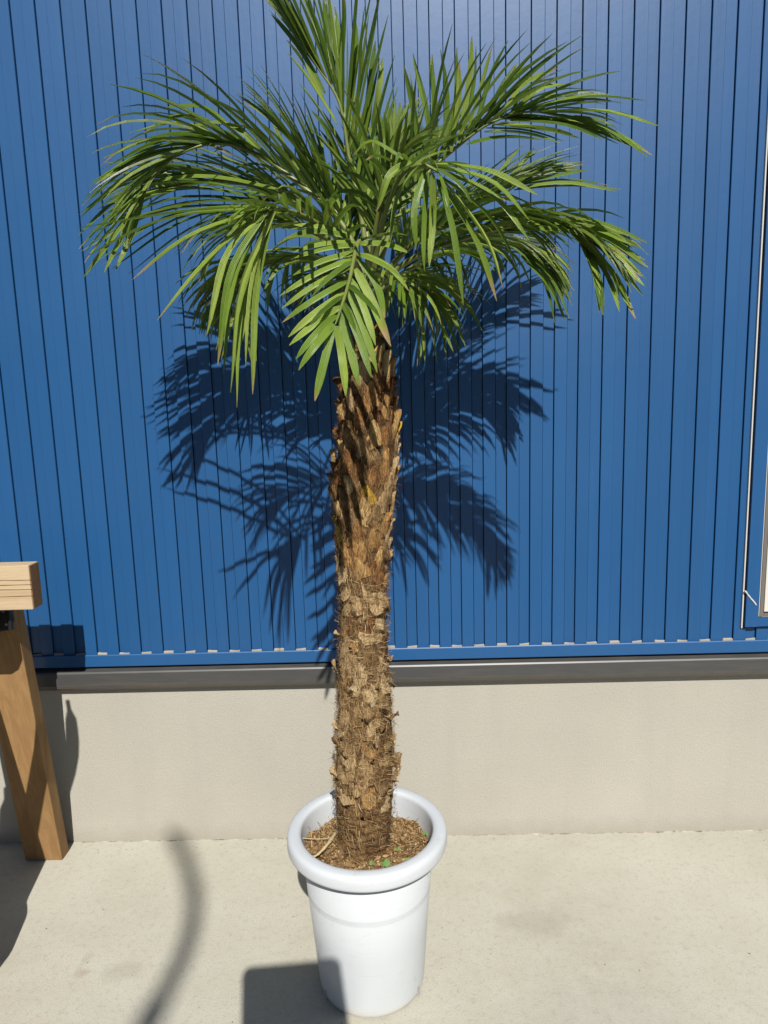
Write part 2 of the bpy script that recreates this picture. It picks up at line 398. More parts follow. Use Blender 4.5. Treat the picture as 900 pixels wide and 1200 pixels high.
# window
WX0, WX1, WZ0, WZ1 = .8165, 1.78, .5455, 2.45
win = box('window', (WX0 + .0005, 1.6115, WZ0 + .0005), (WX1, 1.6195, WZ0 + .0245), M_BLUE, bld, .0008); win['label'] = 'blue metal casing of the window at the right edge'
def wpart(name, lo, hi, mat, bev=.0008): return box(name, lo, hi, mat, win, bev)
wpart('casing', (WX0, 1.6105, WZ0), (WX0 + .0295, 1.6205, WZ1), M_BLUE)
wpart('casing', (WX1 - .03, 1.6105, WZ0), (WX1 + .001, 1.6205, WZ1), M_BLUE)
wpart('casing', (WX0 + .030, 1.611, WZ1 - .03), (WX1 - .031, 1.620, WZ1 - .001), M_BLUE)
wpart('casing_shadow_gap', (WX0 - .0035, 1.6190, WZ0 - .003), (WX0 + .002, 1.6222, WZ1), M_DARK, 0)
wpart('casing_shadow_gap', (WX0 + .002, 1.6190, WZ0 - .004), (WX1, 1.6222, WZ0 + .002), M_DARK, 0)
wpart('sealant', (WX0 - .0062, 1.6165, WZ0 - .004), (WX0 - .0032, 1.6220, WZ1), M_SEAL, .0006)
wpart('frame_sealant', (WX0 + .0297, 1.6100, WZ0 + .0262), (WX0 + .0312, 1.6160, WZ1 - .03), M_SEAL, .0004)
wpart('frame_sealant', (WX0 + .0312, 1.6100, WZ0 + .0250), (WX1 - .03, 1.6160, WZ0 + .0262), M_SEAL, .0004)
wpart('frame', (WX0 + .0314, 1.6080, WZ0 + .0268), (WX0 + .0400, 1.6200, WZ1 - .031), M_ALU)
wpart('frame', (WX0 + .0402, 1.6085, WZ0 + .0268), (WX1 - .031, 1.6200, WZ0 + .0330), M_ALU)
wpart('gasket', (WX0 + .0402, 1.6150, WZ0 + .0331), (WX0 + .0432, 1.6200, WZ1 - .031), M_DARK, 0)
wpart('gasket', (WX0 + .0433, 1.6150, WZ0 + .0331), (WX1 - .031, 1.6200, WZ0 + .0365), M_DARK, 0)
wpart('pane', (WX0 + .0434, 1.6120, WZ0 + .0366), (WX1 - .032, 1.6195, WZ1 - .032), M_PANE)
# smear of sealant across the mitre
mp = [PX(873, 692, 1.6100), PX(878, 699, 1.6098), PX(884, 706, 1.6098), PX(886, 709, 1.610)]
v, f = tube(catmull(mp, 10), [.0012 + .0012 * abs(math.sin(i * 1.7)) for i in range(11)], 6)
part('mitre_sealant', v, f, M_SEAL, win, True)

# crumbs of mortar along the joint between pavement and plinth
rs = random.Random(3); vs = []; fs = []
x = -1.6
n = 640
for i in range(n + 1):
    xx = -1.6 + 3.2 * i / n
    w = .002 + .007 * abs(noise.noise(Vector((xx * 9, 0, 3)))) + .004 * abs(noise.noise(Vector((xx * 60, 1, 3))))
    h = .0005 + .005 * abs(noise.noise(Vector((xx * 14, 5, 3)))) + .003 * abs(noise.noise(Vector((xx * 90, 1, 9))))
    vs += [(xx, YW - w, -.001), (xx, YW - w * .5, h * .55), (xx, YW + .001, h)]
for i in range(n):
    a = i * 3; fs += [[a, a + 3, a + 4, a + 1], [a + 1, a + 4, a + 5, a + 2]]
g = Mat('crumbled_mortar', rough=.95, spec=.1); co = g.coord('Object')
g.color(g.ramp(g.noise(co, 26, 6, .7), [(.38, (0.1056, 0.0924, 0.0726)), (.48, (0.2640, 0.2376, 0.1914)), (.62, (0.3696, 0.3432, 0.2904))])); g.bump(g.noise(co, 240, 3), .8, .003)
jt = part('joint_mortar', vs, fs, g.m, bld); jt['kind'] = 'stuff'

# ------------------------------------------------------------------ plant pot
PCX, PCY = -.0735, 1.200
pot = thing('plant_pot', (PCX, PCY, 0), 'round white plastic pot with thick rolled rim holding the palm', 'plant pot')
prof = [(.1215, .2905), (.1452, .2905), (.1478, .2918), (.1489, .2942), (.1491, .2980), (.1490, .3060), (.1484, .3110), (.1468, .3148), (.1442, .3172), (.1400, .3184), (.1330, .3188), (.1280, .3184), (.1248, .3170), (.1230, .3145), (.1222, .3100), (.1214, .300), (.1200, .285), (.1175, .24), (.1160, .2)]
v, f = lathe(prof, PCX, PCY, 128); part('rim', v, f, M_POT, pot, True)
bp = [(.1220, .2912)]
for zg in (.2815, .2725): bp += [(.1185 + (zg - .22) * .05 + .0004, zg + .0016), (.1185 + (zg - .22) * .05 - .0007, zg + .0006), (.1185 + (zg - .22) * .05 - .0007, zg - .0006), (.1185 + (zg - .22) * .05 + .0002, zg - .0016)]
bp += [(.1090, .12), (.1015, .022), (.1005, .012), (.0985, .004), (.0955, .0012), (.05, .0012), (.001, .0012)]
v, f = lathe(bp, PCX, PCY, 128); part('body', v, f, M_POT, pot, True)
for a in (R_(213), R_(330), R_(95)):      # drainage slots cut low in the wall, seen as small grey notches
    M = Matrix.Translation((PCX + .1012 * math.cos(a), PCY + .1012 * math.sin(a), .016)) @ Matrix.Rotation(a, 4, 'Z') @ Matrix.Rotation(-.075, 4, 'Y')
    v, f = boxgeo((-.004, -.0035, -.011), (.0008, .0035, .011), .0006, 2, M); part('drain_slot', v, f, M_SLOT, pot)

# ------------------------------------------------------------------ soil
SZ = .272
def soil_h(x, y):
    r = math.hypot(x, y)
    return SZ + .012 * noise.noise(Vector((x * 22, y * 22, 1))) + .007 * noise.noise(Vector((x * 70, y * 70, 4))) + .014 * max(0, 1 - r / .08) - .003 * (r / .12) ** 2 + (.008 if x < -.03 else 0) * max(0, 1 - abs(y - .02) / .07)
vs = [(PCX, PCY, soil_h(0, 0))]; fs = []
NR, NA = 34, 96
for i in range(1, NR + 1):
    r = .1195 * i / NR
    for k in range(NA):
        a = 2 * math.pi * k / NA; x, y = r * math.cos(a), r * math.sin(a); vs.append((PCX + x, PCY + y, soil_h(x, y)))
for k in range(NA): fs.append([0, 1 + k, 1 + (k + 1) % NA])
for i in range(NR - 1):
    for k in range(NA):
        a = 1 + i * NA + k; b = 1 + i * NA + (k + 1) % NA; fs.append([a, a + NA, b + NA, b])
soil = part('potting_soil', vs, fs, M_SOIL); tag(soil, 'brown crumbly potting soil filling the white pot', 'soil', None, 'stuff')
# crumbs, chips and straw on the soil
vs = []; fs = []; att = []
rs = random.Random(11)
for i in range(2600):
    a = rs.uniform(0, 2 * math.pi); r = .117 * math.sqrt(rs.uniform(.12, 1)); x, y = r * math.cos(a), r * math.sin(a)
    s = rs.uniform(.0010, .0030) * (1.7 if rs.random() < .08 else 1); M = Matrix.Rotation(rs.uniform(0, 6), 3, 'Z') @ Matrix.Rotation(rs.uniform(0, 6), 3, 'X')
    p = Vector((PCX + x, PCY + y, soil_h(x, y) + s * .5)); b = len(vs); sh = Vector((rs.uniform(.6, 1.8), rs.uniform(.6, 1.2), rs.uniform(.4, .9)))
    for q in ((1, 0, 0), (-1, 0, 0), (0, 1, 0), (0, -1, 0), (0, 0, 1), (0, 0, -1)):
        vs.append(p + M @ Vector((q[0] * sh.x * s, q[1] * sh.y * s, q[2] * sh.z * s)))
    for t in ((0, 2, 4), (2, 1, 4), (1, 3, 4), (3, 0, 4), (2, 0, 5), (1, 2, 5), (3, 1, 5), (0, 3, 5)): fs.append([b + k for k in t])
    att += [rs.random() ** 1.1 * .95] * 6
for i in range(420):
    a = rs.uniform(0, 2 * math.pi); r = .115 * math.sqrt(rs.uniform(.15, 1)); x, y = r * math.cos(a), r * math.sin(a)
    if rs.random() < .35: x, y = rs.uniform(-.1, -.04), rs.uniform(-.02, .05)
    p = Vector((PCX + x, PCY + y, soil_h(x, y) + .003)); d = Vector((rs.uniform(-1, 1), rs.uniform(-1, 1), rs.uniform(-.1, .35))).normalized()
    L = rs.uniform(.008, .032); w = d.cross(Vector((0, 0, 1))).normalized() * rs.uniform(.0003, .0007); b = len(vs)
    for k in range(4):
        q = p + d * L * k / 3 + Vector((0, 0, .006)) * math.sin(k) * rs.uniform(0, 1); vs += [q - w, q + w]
    for k in range(3): fs.append([b + 2 * k, b + 2 * k + 1, b + 2 * k + 3, b + 2 * k + 2])
    att += [rs.uniform(.2, 1)] * 8
cr = part('soil_crumbs', vs, fs, M_FIBRE, soil); cr['kind'] = 'stuff'
A = cr.data.attributes.new('fib', 'FLOAT', 'POINT'); A.data.foreach_set('value', att)
# seedlings
def leafdisc(c, n, r, mat, parent, name='leaf'):
    n = n.normalized(); u = n.cross(Vector((.3, .9, .1))).normalized(); w = n.cross(u)
    vs = [c + n * r * -.12]; k = 12
    for i in range(k):
        a = 2 * math.pi * i / k; rr = r * (1 - .28 * max(0, math.cos(a)) ** 6); vs.append(c + (u * math.cos(a) + w * math.sin(a)) * rr + n * r * .12 * math.sin(2 * a))
    return part(name, vs, [[0, 1 + i, 1 + (i + 1) % k] for i in range(k)], mat, parent)
def seedling(px, py, z, lab, leaves):
    p = PZ(px, py, z); x, y = p.x - PCX, p.y - PCY; p.z = soil_h(x, y)
    t = thing('weed_seedling', p, lab, 'weed', 'green seedlings in the pot')
    for dx, dy, dz, r, nn in leaves:
        top = p + Vector((dx, dy, dz)); v, f = tube([p, p + (top - p) * .5 + Vector((dx * .3, 0, .001)), top], [.0007, .0006, .0005], 5); part('stem', v, f, M_WEED, t)
        leafdisc(top, Vector(nn), r, M_WEED, t)
seedling(490, 957, .28, 'tallest green seedling, at the right beside the trunk in the pot', [(.003, 0, .018, .0075, (-.2, -.8, .5)), (.010, .004, .013, .006, (.3, -.7, .6)), (-.004, -.004, .010, .004, (0, -.6, .8))])
seedling(453, 1011, .28, 'bright green round leaved seedling at the front of the soil', [(.0, -.004, .009, .0068, (0, -.6, .8)), (-.008, 0, .006, .003, (0, -.4, 1))])
seedling(476, 1003, .28, 'small green seedling to the right of the round leaved one', [(.001, 0, .008, .0048, (.1, -.6, .8)), (.007, .002, .005, .0028, (.1, -.3, .8))])
seedling(435, 1013, .28, 'dull tiny seedling at the front foot of the palm trunk', [(.0, 0, .006, .0042, (-.1, -.7, .8))])
seedling(500, 975, .275, 'small green seedling close to the right inner wall of the pot', [(.001, -.003, .008, .0042, (.1, -.6, .8)), (-.006, .002, .005, .003, (0, -.5, .8))])
seedling(466, 992, .28, 'tiny pale green seedling between the trunk foot and the round leaved one', [(.002, 0, .006, .0034, (0, -.6, .8)), (-.004, -.002, .005, .0026, (0, -.6, .8))])
def root(pts, r, lab):
    P = [PZ(x, y, z) for x, y, z in pts]
    v, f = tube(catmull(P, 14), [r * (1.1 - .7 * i / 14) * (1 + .2 * math.sin(i * 2.1)) for i in range(15)], 7)
    o = part('dry_root', v, f, M_ROOT, None, True); tag(o, lab, 'root', 'dry roots lying on the soil')
root([(396, 972, .29), (385, 988, .292), (374, 1000, .288), (366, 1005, .286)], .0036, 'thick pale dry root lying slantwise left of the trunk foot')
root([(352, 982, .292), (366, 983, .296), (380, 983, .297), (389, 981, .296)], .0011, 'thin whitish dry root lying level at the left of the soil')

# ------------------------------------------------------------------ palm trunk
palm = thing('palm_tree', (PCX, PCY, SZ), 'small feather palm with rough brown trunk growing in the white pot', 'palm tree')
TP = [(1012, 427, 34), (975, 427, 33), (940, 428, 36), (900, 427, 37), (850, 427, 35), (800, 427, 32), (760, 426, 30), (700, 427, 29), (640, 425, 32), (600, 425.5, 36), (560, 426.5, 38), (520, 430.5, 36), (480, 431.5, 34), (440, 431, 31), (405, 433, 22), (380, 434, 13)]
TRK = []
for y, x, hw in TP:
    c0 = PX(x, y, PCY); c1 = PX(x + hw, y, PCY); TRK.append((c0.z, c0.x, (c1 - c0).length * (.93 if y > 610 else .98)))
def trunk_at(z):
    z = max(TRK[0][0], min(TRK[-1][0] - 1e-6, z))
    for i in range(len(TRK) - 1):
        if TRK[i][0] <= z <= TRK[i + 1][0]:
            t = (z - TRK[i][0]) / (TRK[i + 1][0] - TRK[i][0]); t = t * t * (3 - 2 * t)
            return TRK[i][1] * (1 - t) + TRK[i + 1][1] * t, TRK[i][2] * (1 - t) + TRK[i + 1][2] * t
ZB, ZTOP = .258, TRK[-1][0]
vs = []; fs = []; NZ, NA = 330, 84
for i in range(NZ + 1):
    z = ZB + (ZTOP - ZB) * i / NZ; cx, r = trunk_at(z)
    for k in range(NA):
        a = 2 * math.pi * k / NA; q = Vector((math.cos(a), math.sin(a), 0))
        P3 = Vector((q.x * r, q.y * r, z))
        d = .0045 * noise.noise(P3 * 38) + .003 * noise.noise(P3 * 95) + .0016 * noise.noise(Vector((P3.x * 260, P3.y * 260, z * 90)))
        if z < .40: d += .0020 * math.sin(z * 2 * math.pi / .0145 + 4.0 * noise.noise(P3 * 20)) * max(0, min(1, (.40 - z) / .06))   # rings at the foot
        rr = r - .0035 + d
        vs.append((cx + q.x * rr, PCY + q.y * rr, z))
for i in range(NZ):
    for k in range(NA):
        a = i * NA + k; b = i * NA + (k + 1) % NA; fs.append([a, b, b + NA, a + NA])
fs.append([NZ * NA + k for k in range(NA)])
trunk = part('trunk', vs, fs, M_BARK, palm, True)
# leaf bases: old stalk stubs in a spiral
def stub_mesh(seed, kind, mat):
    r = random.Random(seed); vs = []; fs = []
    if kind == 'up':     rows = [(-.5, 1.0, .000), (-.2, 1.0, .004), (.1, .80, .0085), (.32, .6, .0120), (.46, .42, .0150), (.5, .34, .0150)]
    elif kind == 'peg':  rows = [(.5, .50, .000), (.28, .78, .004), (.02, .95, .009), (-.2, .9, .0145), (-.36, .62, .0185), (-.40, .5, .0180)]
    else:                rows = [(.5, .9, .000), (.25, 1.0, .003), (0, 1.0, .0055), (-.25, .9, .0080), (-.45, .8, .0095), (-.5, .7, .0090)]
    C = 5
    for v_, hw, w in rows:
        for c_ in range(C):
            t = c_ / (C - 1) * 2 - 1
            vs.append(Vector((t * hw * .5 * r.uniform(.86, 1.14), w * (1 - .5 * t * t) + r.uniform(-.0012, .0012) - .004 * abs(t) ** 2, v_ + r.uniform(-.06, .06) - (.1 * abs(t) if kind == 'up' else -.06 * abs(t)))))
    for i in range(len(rows) - 1):
        for c_ in range(C - 1):
            a = i * C + c_; fs.append([a, a + 1, a + 1 + C, a + C])
    # cut end closed back to the trunk, and the sides
    b = len(vs)
    for c_ in range(C):
        p = vs[(len(rows) - 1) * C + c_]; vs.append(Vector((p.x * .9, -.004, p.z - (.06 if kind == 'up' else -.10))))
    for c_ in range(C - 1):
        a = (len(rows) - 1) * C + c_; fs.append([a, a + 1, b + c_ + 1, b + c_])
    return mesh('leaf_base', vs, fs, mat, True)
UPM = [stub_mesh(i, 'up', M_SCALE_UP) for i in range(7)]; UPY = [stub_mesh(50 + i, 'up', M_SCALE_YEL) for i in range(2)]
UPT = [stub_mesh(70 + i, 'up', M_SCALE_LO) for i in range(5)]
PEG = [stub_mesh(20 + i, 'peg', M_SCALE_LO) for i in range(6)]; FLT = [stub_mesh(40 + i, 'flat', M_SCALE_LO) for i in range(6)]
RUST = [stub_mesh(90 + i, 'flat', M_SCALE_UP) for i in range(4)]
ph = 0; z = .375; rs = random.Random(5); nst = 0
T0 = origin(trunk)
while z < ZTOP - .05 and nst < 290:
    cx, r = trunk_at(z); ph += 2.39996 + rs.uniform(-.12, .12); n = Vector((math.cos(ph), math.sin(ph), 0))
    up = max(0, min(1, (z - .74) / .16)) ; q = rs.random()
    if q < up:
        pick = rs.random(); me = rs.choice(UPY) if pick < .05 else rs.choice(UPT) if pick < .38 else rs.choice(UPM)
        sx, sz, sy = rs.uniform(.020, .033), rs.uniform(.036, .058), rs.uniform(.6, 1.1)
    else:
        pk = rs.random(); me = rs.choice(PEG) if pk < .34 else rs.choice(RUST) if pk < .52 else rs.choice(FLT)
        sx, sz, sy = rs.uniform(.026, .046), rs.uniform(.036, .074), rs.uniform(.3, .85) * (.65 if z < .47 else 1)
    o = link('leaf_base', me, trunk)
    tilt = rs.gauss(0, .14); pos = Vector((cx, PCY, z)) + n * (r - .0050)
    M = Matrix.Translation(pos - T0) @ Matrix.Rotation(ph - math.pi / 2, 4, 'Z') @ Matrix.Rotation(tilt, 4, 'Y') @ Matrix.Rotation(rs.gauss(0, .07), 4, 'X') @ Matrix.Diagonal((sx, sy, sz, 1))
    o.matrix_local = M; nst += 1
    z += .00295 if z > .74 else .0037
# loose bark flakes that stand away from the trunk
def flake(px, py, w, h, ang, mat=M_SCALE_LO, Y=PCY - .02):
    c_ = PX(px, py, Y); vs = []; fs = []; r = random.Random(int(px * 7 + py))
    for i in range(5):
        for k in range(4):
            u = (k / 3 - .5) * w * (1 - .5 * abs(i / 4 - .45)); v_ = (i / 4 - .5) * h
            x = u * math.cos(ang) - v_ * math.sin(ang); zz = u * math.sin(ang) + v_ * math.cos(ang)
            vs.append(c_ + Vector((x + r.uniform(-.001, .001), .006 * math.sin(i * 1.3 + k) - .004, zz + r.uniform(-.001, .001))))
    for i in range(4):
        for k in range(3): a = i * 4 + k; fs.append([a, a + 1, a + 5, a + 4])
    o = part('bark_flake', vs, fs, mat, trunk)
    so = o.modifiers.new('thick', 'SOLIDIFY'); so.thickness = .0016
for a in ((463, 890, .022, .030, -.35), (460, 838, .008, .016, -1.1), (465, 836, .008, .006, .2), (460, 800, .006, .018, .5), (394, 868, .012, .022, .3), (392, 780, .006, .022, .1), (393, 850, .007, .018, .35), (461, 866, .008, .022, -.3), (466, 902, .009, .020, -.5), (391, 905, .012, .024, .2), (458, 770, .006, .012, -.9), (395, 742, .006, .012, .8), (462, 912, .012, .016, .4), (399, 930, .012, .016, -.4)): flake(*a)
# fibre matting
vs = []; fs = []; att = []; rs = random.Random(9)
for i in range(13000):
    z = rs.uniform(.262, ZTOP - .01)
    if (z > .80 and rs.random() < .35) or (z < .395 and rs.random() < .45): continue
    cx, r = trunk_at(z); a = rs.uniform(math.pi * .9, math.pi * 2.1) if rs.random() < .8 else rs.uniform(0, 2 * math.pi)
    L = rs.uniform(.006, .024); slope = rs.uniform(-1.7, 1.7) if z < .8 else rs.choice((-1, 1)) * rs.uniform(.7, 1.5)
    lift = rs.uniform(-.001, .0068) if rs.random() < .96 else rs.uniform(.006, .012)
    wd = rs.uniform(.0002, .00055) * (1.7 if rs.random() < .06 else 1); b = len(vs); cv = rs.gauss(0, .6)
    for k in range(5):
        s = k / 4; aa = a + math.cos(slope) * L * s / r; zz = z + math.sin(slope) * L * s + cv * L * (s * s - s) * .6
        rr = r - .001 + lift * (.4 + .9 * math.sin(s * 2.6)); n = Vector((math.cos(aa), math.sin(aa), 0))
        p = Vector((cx, PCY, zz)) + n * rr; w = Vector((-math.sin(slope) * -n.y * -1, -math.sin(slope) * n.x, math.cos(slope))).normalized() * wd * (1 - .6 * s)
        vs += [p - w, p + w]
    for k in range(4): fs.append([b + 2 * k, b + 2 * k + 1, b + 2 * k + 3, b + 2 * k + 2])
    up = max(0, min(1, (z - .75) / .2)); base = rs.random()
    att += [max(0, min(1, base * (1 - .45 * up) + rs.gauss(0, .08)))] * 10
fb = part('trunk_fibre', vs, fs, M_FIBRE, palm); fb['kind'] = 'stuff'
A = fb.data.attributes.new('fib', 'FLOAT', 'POINT'); A.data.foreach_set('value', att)

# ------------------------------------------------------------------ palm fronds
LEAVES = []      # (score, frond object, verts, faces, data, material)
def leaf_geo(p, d, n, L, W, bend, rs, nseg=7, curl=0.0):
    vs = []; fs = []; dat = []; d = d.normalized(); pos = p.copy(); rnd = rs.random()
    dry = rs.uniform(0.0, .12) if rs.random() < .72 else rs.uniform(.12, .32)
    tw = rs.gauss(0, .35)
    for i in range(nseg + 1):
        s = i / nseg
        w = W * .5 * min(1, .42 + s * 4.2) * max(.0, 1 - max(0, (s - .48) / .52) ** 2.2) ** .9
        if i == nseg: w = W * .03
        side = d.cross(n).normalized(); nn = side.cross(d).normalized()
        q = Matrix.Rotation(tw * s, 3, d); side = q @ side; nn = q @ nn
        vs += [pos - side * w + nn * w * .8, pos.copy(), pos.copy(), pos + side * w + nn * w * .8]
        dat += [s, s, s, s]
        if i < nseg:
            pos = pos + d * (L / nseg)
            d = (d + Vector((0, 0, -1)) * (bend * (.35 + 1.3 * s) / nseg) + nn * curl / nseg).normalized()
    for i in range(nseg):
        a = i * 4; fs += [[a, a + 1, a + 5, a + 4], [a + 2, a + 3, a + 7, a + 6]]
    return vs, fs, [(s, rnd, dry, (0, .5, .5, 1)[k % 4]) for k, s in enumerate(dat)], pos
def frond(name, pts, Lmax=.20, W=.0135, n=25, bend=.9, phi=(62, 16), vee=24, start=.22, mat=None, seed=0, seg=7, only=None, lift=0.0, back=0.0):
    rs = random.Random(seed * 31 + 5); mat = mat or M_LEAF
    P = [PX(*p) for p in pts]; C = catmull(P, 60)
    m = len(C) - 1
    v, f = tube(C, [.0045 * (1 - i / m) ** 1.1 + .0009 for i in range(m + 1)], 6)
    fo = part('frond', v, f, M_STALK, palm, True)
    # arc-length table
    al = [0]
    for i in range(m): al.append(al[-1] + (C[i + 1] - C[i]).length)
    def at(u):
        s = u * al[-1]
        for i in range(m):
            if al[i + 1] >= s:
                t = (s - al[i]) / max(1e-9, al[i + 1] - al[i]); return C[i].lerp(C[i + 1], t), (C[i + 1] - C[i]).normalized()
        return C[-1].copy(), (C[-1] - C[-2]).normalized()
    hz = C[-1] - C[0]; hz.z = 0; hz.normalize(); S0 = hz.cross(Vector((0, 0, 1))).normalized()
    for i in range(n):
        u0 = start + (1 - start) * (i + .5) / n
        for s in (-1, 1):
            if only and s != only: continue
            u = min(1, u0 + rs.uniform(-.3, .3) * (1 - start) / n + s * .2 * (1 - start) / n)
            p, T = at(u); S = (S0 - T * S0.dot(T)).normalized(); N = S.cross(T).normalized()
            k = (u - start) / (1 - start)
            ang = R_(phi[0] + (phi[1] - phi[0]) * k ** .85 + rs.gauss(0, 5)); ve = R_(vee * (1 - .6 * k) + rs.gauss(0, 7))
            d = T * math.cos(ang) + (S * s * math.cos(ve) + N * math.sin(ve)) * math.sin(ang) + Vector((0, 0, lift))
            W_ = W * .68; L = Lmax * (.55 + .45 * math.sin(math.pi * min(1, .15 + k * .85))) * rs.uniform(.86, 1.12) * (1 - .22 * k ** 3)
            nrm = (N + S * -s * .35).normalized()
            vs, fs, da, tip = leaf_geo(p, d, nrm, L, W_ * rs.uniform(.8, 1.1) * (1 - .25 * k), bend * rs.uniform(.6, 1.4), rs, seg, back)
            depth = p.y
            LEAVES.append((L / max(.3, depth) * (1.35 if depth < 1.12 else 1.0 if depth < 1.24 else .75), fo, vs, fs, da, mat))
    # spines on the stalk
    return fo
def traced(fo, rows, Yb, Yt, W=.0125, mat=None, seed=0, nrm=(0, -.62, .78), jit=1.0, fold=.75):
    """leaflets whose base, middle and tip follow the photograph; depth runs from Yb at the stalk to Yt at the tip"""
    rs = random.Random(seed + 900); nseg = 9
    for row in rows:
        (bx, by), (tx, ty), mid = row[0], row[1], row[2] if len(row) > 2 and row[2] else None
        w_ = row[3] if len(row) > 3 else 1.0; dry = row[4] if len(row) > 4 else (rs.uniform(0, .13) if rs.random() < .75 else rs.uniform(.12, .25))
        if mid is None: mid = ((bx + tx) / 2, (by + ty) / 2 - .05 * math.hypot(tx - bx, ty - by))
        if callable(Yb): mid = (mid[0] * .55 + (bx + tx) / 2 * .45, mid[1] * .55 + (by + ty) / 2 * .45)
        yt = (row[5] if len(row) > 5 else Yt) + rs.uniform(-.02, .02)
        yb_ = Yb(by) if callable(Yb) else Yb
        if callable(Yb): yt = yb_ + Yt + rs.uniform(-.01, .01)
        a = PX(bx, by, yb_); b = PX(mid[0], mid[1], (yb_ + yt) / 2 + rs.uniform(-.012, .012)); c_ = PX(tx, ty, yt)
        pts = catmull([a, b, c_], nseg); vs = []; dat = []; n0 = Vector(nrm) + Vector((rs.gauss(0, .35), rs.gauss(0, .25), rs.gauss(0, .25))) * jit; tw = rs.gauss(0, .5) * jit; rnd = rs.uniform(.45, 1.0) if (callable(Yb) or Yb < 1.02) else rs.random()
        for i, p in enumerate(pts):
            s_ = i / nseg; d = (pts[min(i + 1, nseg)] - pts[max(i - 1, 0)]).normalized()
            side = d.cross(n0).normalized(); nn = side.cross(d).normalized(); q = Matrix.Rotation(tw * (s_ - .3), 3, d); side = q @ side; nn = q @ nn
            w = W * .74 * w_ * .5 * min(1, .45 + s_ * 4.5) * max(0, 1 - max(0, (s_ - .62) / .38) ** 2.2) ** .85
            if i == nseg: w = W * .04
            vs += [p - side * w + nn * w * fold, p, p, p + side * w + nn * w * fold]; dat += [(s_, rnd, dry, 0), (s_, rnd, dry, .5), (s_, rnd, dry, .5), (s_, rnd, dry, 1)]
        fs = []
        for i in range(nseg):
            k = i * 4; fs += [[k, k + 1, k + 5, k + 4], [k + 2, k + 3, k + 7, k + 6]]
        LEAVES.append((9.0, fo, vs, fs, dat, mat or M_LEAF))
